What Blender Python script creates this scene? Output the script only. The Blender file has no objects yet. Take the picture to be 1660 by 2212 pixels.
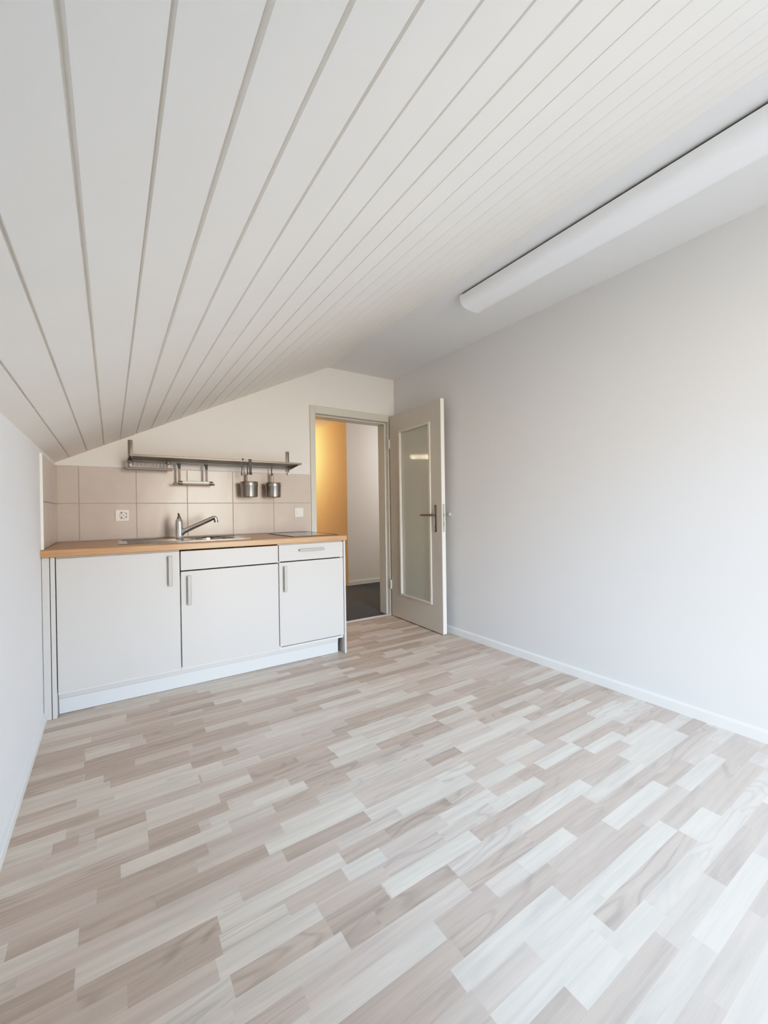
import bpy, bmesh, math, random
from mathutils import Vector, Matrix

C = bpy.context.scene.collection
random.seed(7)

# ------------------------------------------------------------------ room measures (metres)
XL, XR = -0.3118, 2.494          # left / right wall
YB, YR = 3.57, -1.6             # back (kitchen) wall / rear wall behind the camera
ZA, XK, ZF = 1.4434, 1.7349, 2.4477   # knee wall height, knee of the ceiling, flat ceiling
DX0, DX1, DZ = 1.594, 2.405, 1.997    # door opening
WT = 0.15                        # back wall thickness

WORLD = 42.0                     # daylight strength

# ------------------------------------------------------------------ helpers
def add_box(bm, x0, x1, y0, y1, z0, z1, bev=0.0, seg=2, mat=None):
    r = bmesh.ops.create_cube(bm, size=1.0)
    vs = r['verts']
    bmesh.ops.scale(bm, vec=(x1-x0, y1-y0, z1-z0), verts=vs)
    bmesh.ops.translate(bm, vec=((x0+x1)/2, (y0+y1)/2, (z0+z1)/2), verts=vs)
    if mat is not None:
        bmesh.ops.transform(bm, matrix=mat, verts=vs)
    if bev > 0:
        es = list({e for v in vs for e in v.link_edges})
        bmesh.ops.bevel(bm, geom=es, offset=bev, segments=seg, profile=0.5, affect='EDGES')
    return bm

def add_cyl(bm, p0, p1, r0, r1=None, n=24, caps=True):
    r1 = r0 if r1 is None else r1
    p0, p1 = Vector(p0), Vector(p1)
    d = p1 - p0
    q = d.to_track_quat('Z', 'Y').to_matrix().to_4x4()
    m = Matrix.Translation((p0+p1)/2) @ q
    bmesh.ops.create_cone(bm, cap_ends=caps, cap_tris=False, segments=n, radius1=r0, radius2=r1, depth=d.length, matrix=m)
    return bm

def add_tube(bm, pts, r, n=10, closed=False):
    pts = [Vector(p) for p in pts]
    rings = []
    N = len(pts)
    up = None
    for i, p in enumerate(pts):
        a = pts[(i-1) % N] if (closed or i > 0) else p
        b = pts[(i+1) % N] if (closed or i < N-1) else p
        t = (b-a).normalized()
        if up is None:
            up = Vector((0, 0, 1)) if abs(t.z) < 0.9 else Vector((1, 0, 0))
        u = (up - t*up.dot(t)).normalized()
        up = u
        w = t.cross(u)
        rr = r[i] if isinstance(r, (list, tuple)) else r
        rings.append([bm.verts.new(p + rr*(math.cos(2*math.pi*k/n)*u + math.sin(2*math.pi*k/n)*w)) for k in range(n)])
    for i in range(N if closed else N-1):
        A, B = rings[i], rings[(i+1) % N]
        for k in range(n):
            bm.faces.new((A[k], A[(k+1) % n], B[(k+1) % n], B[k]))
    if not closed:
        bm.faces.new(list(reversed(rings[0])))
        bm.faces.new(rings[-1])
    return bm

def add_lathe(bm, prof, loc, n=40):
    """prof: list of (r, z); r == 0 closes to a point"""
    loc = Vector(loc)
    rings = []
    for r, z in prof:
        if r < 1e-6:
            rings.append([bm.verts.new(loc + Vector((0, 0, z)))])
        else:
            rings.append([bm.verts.new(loc + Vector((r*math.cos(2*math.pi*k/n), r*math.sin(2*math.pi*k/n), z))) for k in range(n)])
    for A, B in zip(rings[:-1], rings[1:]):
        for k in range(n):
            a = A[k % len(A)]; a2 = A[(k+1) % n % len(A)]
            b = B[k % len(B)]; b2 = B[(k+1) % n % len(B)]
            f = [a, a2, b2, b]
            g = []
            for v in f:
                if v not in g:
                    g.append(v)
            if len(g) >= 3:
                bm.faces.new(g)
    return bm

def add_prism(bm, poly, axis, a, b):
    """extrude a polygon along axis ('x','y','z') from a to b; poly gives the other two coordinates in order"""
    def P(p, t):
        return {'x': (t, p[0], p[1]), 'y': (p[0], t, p[1]), 'z': (p[0], p[1], t)}[axis]
    A = [bm.verts.new(P(p, a)) for p in poly]
    B = [bm.verts.new(P(p, b)) for p in poly]
    n = len(poly)
    bm.faces.new(A); bm.faces.new(list(reversed(B)))
    for i in range(n):
        bm.faces.new((A[i], B[i], B[(i+1) % n], A[(i+1) % n]))
    return bm

def obj(name, bm, mat, parent=None, smooth=False, loc=None):
    bmesh.ops.recalc_face_normals(bm, faces=bm.faces)
    me = bpy.data.meshes.new(name)
    bm.to_mesh(me); bm.free()
    o = bpy.data.objects.new(name, me)
    C.objects.link(o)
    if mat is not None:
        me.materials.append(mat)
    if smooth:
        ang = math.radians(35)
        for p in me.polygons:
            p.use_smooth = True
        try:
            me.set_sharp_from_angle(angle=ang)
        except Exception:
            pass
    if parent is not None:
        o.parent = parent
        o.matrix_parent_inverse = Matrix.Identity(4)
        # geometry is written in world coordinates: shift it into the parent's frame
        M = parent.matrix_world.inverted()
        g = parent
        T = Matrix.Translation(-Vector(world_loc(parent)))
        me.transform(T)
    return o

def world_loc(o):
    p = Vector(o.location)
    while o.parent is not None:
        o = o.parent
        p = p + Vector(o.location)
    return p

def thing(name, label, cat, loc, group=None):
    o = bpy.data.objects.new(name, None)
    o.empty_display_size = 0.05
    C.objects.link(o)
    o.location = loc
    tag(o, label, cat, group)
    return o

def tag(o, label=None, cat=None, group=None, kind=None):
    if label: o['label'] = label
    if cat: o['category'] = cat
    if group: o['group'] = group
    if kind: o['kind'] = kind
    return o

def struct(name, bm, mat, label, cat, smooth=False):
    o = obj(name, bm, mat, smooth=smooth)
    tag(o, label, cat, kind='structure')
    return o

B = bmesh.new

# ------------------------------------------------------------------ materials
def new_mat(name):
    m = bpy.data.materials.new(name)
    m.use_nodes = True
    nt = m.node_tree
    b = nt.nodes['Principled BSDF']
    return m, nt, b

def plain(name, col, rough=0.5, metal=0.0, spec=0.5, noise=0.0, nscale=8.0, bump=0.0, bscale=200.0, coat=0.0):
    m, nt, b = new_mat(name)
    b.inputs['Base Color'].default_value = (*col, 1)
    b.inputs['Roughness'].default_value = rough
    b.inputs['Metallic'].default_value = metal
    b.inputs['Specular IOR Level'].default_value = spec
    b.inputs['Coat Weight'].default_value = coat
    if noise > 0 or bump > 0:
        tc = nt.nodes.new('ShaderNodeTexCoord')
    if noise > 0:
        n = nt.nodes.new('ShaderNodeTexNoise'); n.inputs['Scale'].default_value = nscale
        n.inputs['Detail'].default_value = 4
        nt.links.new(tc.outputs['Object'], n.inputs['Vector'])
        r = nt.nodes.new('ShaderNodeMapRange')
        r.inputs['From Min'].default_value = 0.3; r.inputs['From Max'].default_value = 0.7
        r.inputs['To Min'].default_value = 1-noise; r.inputs['To Max'].default_value = 1+noise
        nt.links.new(n.outputs['Fac'], r.inputs['Value'])
        mx = nt.nodes.new('ShaderNodeVectorMath'); mx.operation = 'SCALE'
        mx.inputs[0].default_value = col
        nt.links.new(r.outputs['Result'], mx.inputs['Scale'])
        nt.links.new(mx.outputs['Vector'], b.inputs['Base Color'])
    if bump > 0:
        n2 = nt.nodes.new('ShaderNodeTexNoise'); n2.inputs['Scale'].default_value = bscale
        nt.links.new(tc.outputs['Object'], n2.inputs['Vector'])
        bp = nt.nodes.new('ShaderNodeBump'); bp.inputs['Strength'].default_value = bump
        bp.inputs['Distance'].default_value = 0.002
        nt.links.new(n2.outputs['Fac'], bp.inputs['Height'])
        nt.links.new(bp.outputs['Normal'], b.inputs['Normal'])
    return m

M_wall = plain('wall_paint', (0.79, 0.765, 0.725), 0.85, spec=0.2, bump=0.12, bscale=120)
M_wallr = plain('wall_paint_shaded', (0.715, 0.71, 0.70), 0.85, spec=0.2, bump=0.12, bscale=120)  # wall paint copy darkened for the weaker light on this side
M_walll = plain('wall_paint_daylit', (0.83, 0.84, 0.85), 0.85, spec=0.2, bump=0.12, bscale=120)  # wall paint copy with the bluish daylight put into its colour
M_rear = plain('rear_wall_darkened', (0.40, 0.37, 0.33), 0.85, spec=0.2)  # unseen rear surfaces, darkened so less light bounces to the ceiling
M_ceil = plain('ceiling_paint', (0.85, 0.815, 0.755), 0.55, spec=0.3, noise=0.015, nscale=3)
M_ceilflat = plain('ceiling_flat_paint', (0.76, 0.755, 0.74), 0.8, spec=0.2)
M_base = plain('skirting_paint', (0.80, 0.80, 0.78), 0.45)
M_cab = plain('cabinet_laminate', (0.60, 0.58, 0.55), 0.38, spec=0.4)
M_cabin = plain('cabinet_carcass', (0.70, 0.69, 0.66), 0.5)
M_kick = plain('kick_strip_laminate', (0.66, 0.675, 0.69), 0.35)
M_dark = plain('dark_gap', (0.03, 0.028, 0.025), 0.8)
M_steel = plain('brushed_steel', (0.36, 0.33, 0.295), 0.28, metal=1.0, noise=0.06, nscale=30)
M_shelf = plain('shelf_steel', (0.20, 0.175, 0.15), 0.42, metal=.85, noise=0.05, nscale=30)
M_strap = plain('satin_steel', (0.21, 0.175, 0.145), 0.55, metal=.6)
M_chrome = plain('chrome', (0.72, 0.71, 0.71), 0.10, metal=1.0)
M_handle = plain('handle_nickel', (0.36, 0.345, 0.32), 0.5, metal=.55)
M_lever = plain('lever_metal', (0.25, 0.225, 0.19), 0.42, metal=1.0)
M_sink = plain('sink_steel', (0.36, 0.325, 0.285), 0.14, metal=1.0)
M_plast = plain('white_plastic', (0.82, 0.79, 0.75), 0.4)
M_stop = plain('buffer_plastic', (0.60, 0.60, 0.58), 0.5)
M_wire = plain('wire_coated', (0.62, 0.60, 0.60), 0.4)
M_rubber = plain('black_plastic', (0.03, 0.028, 0.025), 0.5)
M_frame = plain('frame_lacquer', (0.62, 0.60, 0.53), 0.33, spec=0.5)
M_leaf = plain('door_lacquer', (0.56, 0.52, 0.45), 0.30, spec=0.5, noise=0.01)
M_bead = plain('bead_lacquer', (0.64, 0.60, 0.53), 0.35)
M_edge_lit = plain('door_edge_lit', (0.84, 0.82, 0.76), 0.4)  # door lacquer lightened where the edge catches the window light
M_lock = plain('lock_zinc', (0.50, 0.52, 0.48), 0.45, metal=0.6)
M_hob = plain('hob_glass', (0.05, 0.052, 0.05), 0.08, spec=0.6)
M_hobframe = plain('hob_frame', (0.10, 0.085, 0.07), 0.35)
M_hallfloor = plain('hall_carpet', (0.046, 0.053, 0.062), 0.9, noise=0.12, nscale=60)
M_hallwall = plain('hall_plaster', (0.78, 0.76, 0.74), 0.85, spec=0.15)
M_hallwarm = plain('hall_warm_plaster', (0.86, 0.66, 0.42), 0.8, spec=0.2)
M_thresh = plain('threshold_aluminium', (0.72, 0.71, 0.70), 0.35, metal=0.5)
M_diff = plain('lamp_acrylic', (0.86, 0.87, 0.88), 0.35, spec=0.4)
M_tray_shade = plain('lamp_tray_shade', (0.05, 0.05, 0.045), 0.6)  # near-black: shadow of the gap above the diffuser, put into the colour
M_grout = plain('grout', (0.42, 0.385, 0.34), 0.9)
M_profile = plain('tile_profile', (0.88, 0.85, 0.78), 0.4)

def tile_mat():
    m, nt, b = new_mat('wall_tile_glaze')
    tc = nt.nodes.new('ShaderNodeTexCoord')
    n = nt.nodes.new('ShaderNodeTexNoise'); n.inputs['Scale'].default_value = 5; n.inputs['Detail'].default_value = 6
    nt.links.new(tc.outputs['Object'], n.inputs['Vector'])
    cr = nt.nodes.new('ShaderNodeValToRGB')
    cr.color_ramp.elements[0].position = 0.3; cr.color_ramp.elements[0].color = (0.54, 0.465, 0.405, 1)
    cr.color_ramp.elements[1].position = 0.75; cr.color_ramp.elements[1].color = (0.60, 0.525, 0.465, 1)
    nt.links.new(n.outputs['Fac'], cr.inputs['Fac'])
    nt.links.new(cr.outputs['Color'], b.inputs['Base Color'])
    b.inputs['Roughness'].default_value = 0.28
    n2 = nt.nodes.new('ShaderNodeTexNoise'); n2.inputs['Scale'].default_value = 9
    nt.links.new(tc.outputs['Object'], n2.inputs['Vector'])
    bp = nt.nodes.new('ShaderNodeBump'); bp.inputs['Strength'].default_value = 0.12; bp.inputs['Distance'].default_value = 0.01
    nt.links.new(n2.outputs['Fac'], bp.inputs['Height']); nt.links.new(bp.outputs['Normal'], b.inputs['Normal'])
    return m
M_tile = tile_mat()

def beech_mat():
    m, nt, b = new_mat('beech_worktop')
    tc = nt.nodes.new('ShaderNodeTexCoord')
    mp = nt.nodes.new('ShaderNodeMapping'); mp.inputs['Scale'].default_value = (3, 45, 45)
    nt.links.new(tc.outputs['Object'], mp.inputs['Vector'])
    n = nt.nodes.new('ShaderNodeTexNoise'); n.inputs['Scale'].default_value = 1.5; n.inputs['Detail'].default_value = 6
    nt.links.new(mp.outputs['Vector'], n.inputs['Vector'])
    cr = nt.nodes.new('ShaderNodeValToRGB')
    cr.color_ramp.elements[0].position = 0.3; cr.color_ramp.elements[0].color = (0.42, 0.215, 0.095, 1)
    cr.color_ramp.elements[1].position = 0.72; cr.color_ramp.elements[1].color = (0.54, 0.30, 0.145, 1)
    nt.links.new(n.outputs['Fac'], cr.inputs['Fac']); nt.links.new(cr.outputs['Color'], b.inputs['Base Color'])
    b.inputs['Roughness'].default_value = 0.33
    return m
M_beech = beech_mat()

def glass_mat():
    m, nt, b = new_mat('reeded_door_glass')
    b.inputs['Base Color'].default_value = (0.90, 0.92, 0.82, 1)
    b.inputs['Roughness'].default_value = 0.30
    b.inputs['IOR'].default_value = 1.45
    b.inputs['Transmission Weight'].default_value = 0.55
    b.inputs['Coat Weight'].default_value = 1.0
    b.inputs['Coat Roughness'].default_value = 0.05
    tc = nt.nodes.new('ShaderNodeTexCoord')
    w = nt.nodes.new('ShaderNodeTexWave'); w.wave_type = 'BANDS'; w.bands_direction = 'Y'; w.wave_profile = 'SIN'
    w.inputs['Scale'].default_value = 22; w.inputs['Distortion'].default_value = 0.3
    nt.links.new(tc.outputs['Object'], w.inputs['Vector'])
    bp = nt.nodes.new('ShaderNodeBump'); bp.inputs['Strength'].default_value = 0.25; bp.inputs['Distance'].default_value = 0.003
    nt.links.new(w.outputs['Fac'], bp.inputs['Height']); nt.links.new(bp.outputs['Normal'], b.inputs['Normal'])
    bp2 = nt.nodes.new('ShaderNodeBump'); bp2.inputs['Strength'].default_value = 0.045; bp2.inputs['Distance'].default_value = 0.003
    nt.links.new(w.outputs['Fac'], bp2.inputs['Height']); nt.links.new(bp2.outputs['Normal'], b.inputs['Coat Normal'])
    return m
M_glass = glass_mat()

def floor_mat():
    m, nt, b = new_mat('strip_parquet_laminate')
    N = nt.nodes; L = nt.links
    at = N.new('ShaderNodeAttribute'); at.attribute_name = 'strip'      # r: tone, g: seed, b: figure strength
    sep = N.new('ShaderNodeSeparateColor'); L.new(at.outputs['Color'], sep.inputs['Color'])
    tc = N.new('ShaderNodeTexCoord')
    off = N.new('ShaderNodeVectorMath'); off.operation = 'MULTIPLY_ADD'
    comb = N.new('ShaderNodeCombineXYZ')
    for k in range(3): L.new(sep.outputs['Green'], comb.inputs[k])
    off.inputs[1].default_value = (37.0, 61.0, 91.0)
    L.new(comb.outputs['Vector'], off.inputs[0]); L.new(tc.outputs['Object'], off.inputs[2])
    # base tone
    cr = N.new('ShaderNodeValToRGB')
    e = cr.color_ramp.elements
    e[0].position = 0.0; e[0].color = (0.460, 0.346, 0.265, 1)
    e[1].position = 1.0; e[1].color = (0.680, 0.588, 0.475, 1)
    x = e.new(0.35); x.color = (0.528, 0.403, 0.312, 1)
    x = e.new(0.65); x.color = (0.612, 0.492, 0.397, 1)
    L.new(sep.outputs['Red'], cr.inputs['Fac'])
    # long grain
    mp = N.new('ShaderNodeMapping'); mp.inputs['Scale'].default_value = (2.2, 42, 1)
    L.new(off.outputs['Vector'], mp.inputs['Vector'])
    n1 = N.new('ShaderNodeTexNoise'); n1.inputs['Scale'].default_value = 1.0; n1.inputs['Detail'].default_value = 5; n1.inputs['Distortion'].default_value = 0.6
    L.new(mp.outputs['Vector'], n1.inputs['Vector'])
    r1 = N.new('ShaderNodeMapRange'); r1.inputs['From Min'].default_value = 0.35; r1.inputs['From Max'].default_value = 0.75
    r1.inputs['To Min'].default_value = 1.05; r1.inputs['To Max'].default_value = 0.82
    L.new(n1.outputs['Fac'], r1.inputs['Value'])
    # fine fibre
    mp3 = N.new('ShaderNodeMapping'); mp3.inputs['Scale'].default_value = (9, 420, 1)
    L.new(off.outputs['Vector'], mp3.inputs['Vector'])
    n3 = N.new('ShaderNodeTexNoise'); n3.inputs['Scale'].default_value = 1.0; n3.inputs['Detail'].default_value = 2
    L.new(mp3.outputs['Vector'], n3.inputs['Vector'])
    r3 = N.new('ShaderNodeMapRange'); r3.inputs['From Min'].default_value = 0.3; r3.inputs['From Max'].default_value = 0.7
    r3.inputs['To Min'].default_value = 1.03; r3.inputs['To Max'].default_value = 0.95
    L.new(n3.outputs['Fac'], r3.inputs['Value'])
    # cathedral figure: contour lines of a stretched noise
    mp2 = N.new('ShaderNodeMapping'); mp2.inputs['Scale'].default_value = (2.0, 13, 1)
    L.new(off.outputs['Vector'], mp2.inputs['Vector'])
    n2 = N.new('ShaderNodeTexNoise'); n2.inputs['Scale'].default_value = 1.0; n2.inputs['Detail'].default_value = 1.5; n2.inputs['Distortion'].default_value = 0.4
    L.new(mp2.outputs['Vector'], n2.inputs['Vector'])
    mu = N.new('ShaderNodeMath'); mu.operation = 'MULTIPLY'; mu.inputs[1].default_value = 9.0
    L.new(n2.outputs['Fac'], mu.inputs[0])
    fr = N.new('ShaderNodeMath'); fr.operation = 'PINGPONG'; fr.inputs[1].default_value = 0.5
    L.new(mu.outputs[0], fr.inputs[0])
    r2 = N.new('ShaderNodeMapRange'); r2.interpolation_type = 'SMOOTHSTEP'
    r2.inputs['From Min'].default_value = 0.0; r2.inputs['From Max'].default_value = 0.28
    r2.inputs['To Min'].default_value = 1.0; r2.inputs['To Max'].default_value = 0.0
    L.new(fr.outputs[0], r2.inputs['Value'])
    fs = N.new('ShaderNodeMath'); fs.operation = 'MULTIPLY'
    L.new(r2.outputs['Result'], fs.inputs[0]); L.new(sep.outputs['Blue'], fs.inputs[1])
    f2 = N.new('ShaderNodeMath'); f2.operation = 'MULTIPLY_ADD'; f2.inputs[1].default_value = -0.18; f2.inputs[2].default_value = 1.0
    L.new(fs.outputs[0], f2.inputs[0])
    a = N.new('ShaderNodeMath'); a.operation = 'MULTIPLY'; L.new(r1.outputs['Result'], a.inputs[0]); L.new(r3.outputs['Result'], a.inputs[1])
    a2 = N.new('ShaderNodeMath'); a2.operation = 'MULTIPLY'; L.new(a.outputs[0], a2.inputs[0]); L.new(f2.outputs[0], a2.inputs[1])
    sc = N.new('ShaderNodeVectorMath'); sc.operation = 'SCALE'
    L.new(cr.outputs['Color'], sc.inputs[0]); L.new(a2.outputs[0], sc.inputs['Scale'])
    L.new(sc.outputs['Vector'], b.inputs['Base Color'])
    b.inputs['Roughness'].default_value = 0.48
    b.inputs['Specular IOR Level'].default_value = 0.32
    return m
M_floor = floor_mat()

# ------------------------------------------------------------------ floor: one mesh of parquet strips
ROW, ROW0 = 0.0565, 0.003
FIXED = {   # strips read off the real floor: row -> (start, end, tone, figure)
    7: [(1.217, 1.669, 1, 0)],
    9: [(0.68, 0.847, 0.15, 0.1), (0.847, 1.023, 0.97, 0)],
    10: [(0.666, 1.025, 0.97, 0), (1.062, 1.578, 0.35, 1.0), (1.578, 1.771, 0.97, 0.2), (2.371, 2.522, 0.15, 0.0)],
    11: [(1.135, 1.574, 0.95, 0.2), (1.574, 1.901, 0.22, 0.3), (2.178, 2.42, 0.2, 0.0)],
    12: [(1.834, 2.187, 0.9, 0.0)],
    13: [(0.702, 1.102, 0.25, 0.7), (1.411, 1.785, 0.97, 0.0)],
    14: [(0.337, 0.697, 0.8, 0.0), (1.031, 1.268, 0.97, 0.0), (1.271, 1.852, 0.25, 0.5), (1.852, 2.457, 0.38, 0.8)],
    16: [(0.207, 0.482, 0.78, 0.0), (0.581, 0.846, 0.12, 0.9), (1.211, 1.554, 1.0, 0.4)],
    17: [(0.218, 0.462, 0.35, 0.9), (0.462, 0.64, 0.12, 0.6), (0.645, 0.998, 1.0, 0.2), (1.01, 1.505, 0.2, 0.4), (1.97, 2.295, 0.88, 0.0)],
    18: [(0.197, 0.459, 0.9, 0.0), (1.151, 1.246, 1.0, 0.4), (1.246, 1.419, 0.97, 0.2), (1.769, 2.021, 0.97, 0.0)],
    19: [(0.015, 0.216, 0.1, 0.3), (0.57, 0.705, 1.0, 0.0), (1.206, 1.363, 0.45, 0.3), (1.494, 1.759, 0.97, 0.0), (1.767, 2.131, 0.25, 0.5)],
    20: [(-0.08, 0.224, 0.2, 1.0), (0.591, 0.762, 0.3, 0.3), (1.038, 1.204, 0.5, 1.0), (1.204, 1.447, 0.97, 0.0), (1.447, 1.749, 0.42, 0.0)],
    21: [(-0.087, 0.24, 0.85, 0.0), (0.293, 0.601, 0.5, 0.2), (0.855, 1.199, 0.95, 0.0), (1.199, 1.387, 0.5, 0.3), (1.387, 1.655, 0.88, 0.0)],
    22: [(0.443, 0.75, 0.12, 0.2), (1.658, 2.436, 0.3, 0.5)],
    23: [(-0.086, 0.089, 0.15, 0.5), (0.405, 0.765, 1.0, 0.0)],
    24: [(-0.234, -0.088, 0.38, 0.3), (1.301, 1.779, 0.95, 0.0)],
    25: [(-0.265, -0.05, 0.55, 0.0), (-0.048, 0.247, 0.2, 0.4)],
    26: [(0.009, 0.33, 0.85, 0.0), (0.484, 0.797, 0.3, 0.7), (0.797, 0.936, 0.7, 0.0), (1.194, 1.565, 0.85, 0.0), (1.727, 1.938, 0.08, 0.4)],
    27: [(0.088, 0.24, 0.12, 0.3), (0.276, 0.43, 0.9, 0.0), (0.43, 0.634, 0.95, 0.0), (1.223, 1.402, 0.2, 0.5), (1.779, 2.137, 0.75, 0.0)],
    28: [(-0.099, 0.089, 0.85, 0.0), (0.779, 1.013, 0.75, 0.0), (1.394, 1.625, 0.85, 0.0)],
    29: [(-0.054, 0.09, 0.8, 0.0), (0.091, 0.238, 0.8, 0.0), (0.238, 0.33, 0.72, 0.0), (1.396, 1.586, 0.2, 0.6), (1.653, 2.129, 0.35, 0.2)],
    30: [(-0.176, -0.106, 0.2, 0.2), (-0.062, 0.09, 0.15, 0.2), (0.464, 0.667, 0.1, 0.7), (0.818, 1.004, 0.88, 0.0)],
    31: [(0.28, 0.466, 0.5, 0.0)],
    32: [(-0.282, -0.053, 0.2, 0.3), (-0.053, 0.286, 0.88, 0.0), (0.294, 0.535, 0.85, 0.0)],
    33: [(0.997, 1.188, 0.3, 0.2), (1.562, 1.92, 0.85, 0.0)],
    34: [(-0.294, -0.126, 0.42, 0.3), (-0.124, 0.274, 0.88, 0.0), (0.782, 1.21, 0.7, 0.0)],
    36: [(-0.041, 0.28, 0.27, 0.5), (0.657, 1.03, 0.75, 0.0), (1.595, 1.873, 0.3, 0.0)],
    37: [(-0.29, -0.111, 0.4, 0.9), (-0.107, 0.069, 0.12, 0.2), (0.072, 0.302, 0.62, 0.0)],
    38: [(0.574, 0.814, 0.65, 0.0), (1.563, 1.902, 0.7, 0.0)],
    39: [(-0.299, -0.114, 0.6, 0.0)],
    40: [(-0.253, -0.111, 0.35, 0.0), (0.059, 0.125, 0.65, 0.0)],
    44: [(0.077, 0.254, 0.25, 0.2)],
}
def build_floor():
    bm = B()
    lay = bm.loops.layers.float_color.new('strip')
    y = YR
    k = math.floor((YR - ROW0)/ROW)
    rnd = random.Random(11)
    while ROW0 + k*ROW < YB + 0.06:
        y0 = max(YR, ROW0 + k*ROW); y1 = min(ROW0 + (k+1)*ROW, YB + 0.02)
        if y1 <= y0:
            k += 1; continue
        segs = []
        fixed = sorted(FIXED.get(k, []))
        x = XL - rnd.uniform(0, 0.3)
        def fill(a, b_):
            x = a
            while x < b_ - 1e-6:
                ln = rnd.choice([0.2, 0.26, 0.32, 0.38, 0.44, 0.5]) * rnd.uniform(0.85, 1.15)
                e = x + ln
                if b_ - e < 0.12: e = b_
                t = rnd.choice([0.05, 0.2, 0.3, 0.4, 0.5, 0.6, 0.7, 0.8, 0.95, 1.0]) * 0.9 + rnd.uniform(0, .1)
                fg = rnd.choice([0, 0, 0.2, 0.35, 0.6, 0.9])
                segs.append((x, min(e, b_), t, fg)); x = e
        cur = x
        for f in fixed:
            if f[0] > cur: fill(cur, f[0])
            segs.append(f); cur = f[1]
        fill(cur, XR + 0.4)
        for (a, b_, t, fg) in segs:
            a2, b2 = max(a, XL), min(b_, XR)
            if b2 <= a2: continue
            vs = [bm.verts.new(p) for p in ((a2, y0, 0), (b2, y0, 0), (b2, y1, 0), (a2, y1, 0))]
            f = bm.faces.new(vs)
            sd = rnd.random()
            for l in f.loops: l[lay] = (t, sd, fg, 1)
        k += 1
    bmesh.ops.remove_doubles(bm, verts=bm.verts, dist=1e-6)
    o = struct('floor', bm, M_floor, 'pale whitewashed three-strip parquet floor of the attic room', 'floor')
    return o
build_floor()

# ------------------------------------------------------------------ walls
struct('wall_left', add_prism(B(), [(XL-0.1, 0), (XL, 0), (XL, ZA+0.02), (XL-0.1, ZA+0.02)], 'y', YR-0.1, YB+WT), M_walll,
       'low white knee wall under the slope, left of the kitchen', 'wall')
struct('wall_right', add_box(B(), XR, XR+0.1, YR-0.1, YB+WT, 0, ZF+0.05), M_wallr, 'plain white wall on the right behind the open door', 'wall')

def slope_z(x):
    return ZA + (ZF-ZA)*(x-XL)/(XK-XL) if x < XK else ZF
bm = B()
y0, y1 = YB, YB+WT
fx0, fx1, fz = DX0-0.008, DX1+0.008, DZ+0.008
add_prism(bm, [(XL, 0), (fx0, 0), (fx0, slope_z(fx0)+.01), (XL, ZA+.01)], 'y', y0, y1)
add_prism(bm, [(fx0, fz), (fx1, fz), (fx1, ZF+.01), (XK, ZF+.01), (fx0, slope_z(fx0)+.01)], 'y', y0, y1)
add_prism(bm, [(fx1, 0), (XR, 0), (XR, ZF+.01), (fx1, ZF+.01)], 'y', y0, y1)
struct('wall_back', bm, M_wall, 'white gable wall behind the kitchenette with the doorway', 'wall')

# rear wall behind the camera with the tall window the daylight comes through
WX0, WX1, WZ0, WZ1 = 0.95, 2.02, 0.04, 2.22
bm = B()
add_prism(bm, [(XL, 0), (WX0, 0), (WX0, slope_z(WX0)+.01), (XL, ZA+.01)], 'y', YR-0.1, YR)
add_box(bm, WX0, WX1, YR-0.1, YR, 0, WZ0)
add_prism(bm, [(WX0, WZ1), (WX1, WZ1), (WX1, ZF+.01), (XK, ZF+.01), (WX0, slope_z(WX0)+.01)], 'y', YR-0.1, YR)
add_box(bm, WX1, XR, YR-0.1, YR, 0, ZF+.01)
struct('wall_rear', bm, M_rear, 'unseen wall with the window, darkened to cut bounced light', 'wall')
struct('light_blocker', add_prism(B(), [(.72, 0), (.90, 0), (.90, slope_z(.90)+.01), (.72, slope_z(.72)+.01)], 'y', YR, -.53), M_rear, 'unseen blocker added beside the window to shade the near ceiling', 'wall')  # added out of view to keep window light off the near ceiling
w = thing('window_1', 'tall white window frame in the wall behind the viewpoint', 'window', ((WX0+WX1)/2, YR, WZ0))
w['kind'] = 'structure'
bm = B()
for a in ((WX0, WX0+.06), (WX1-.06, WX1)): add_box(bm, a[0], a[1], YR-.09, YR-.03, WZ0, WZ1, .004)
for a in ((WZ0, WZ0+.06), (WZ1-.06, WZ1)): add_box(bm, WX0+.06, WX1-.06, YR-.09, YR-.03, a[0], a[1], .004)
obj('window_frame', bm, M_base, w)

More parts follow.
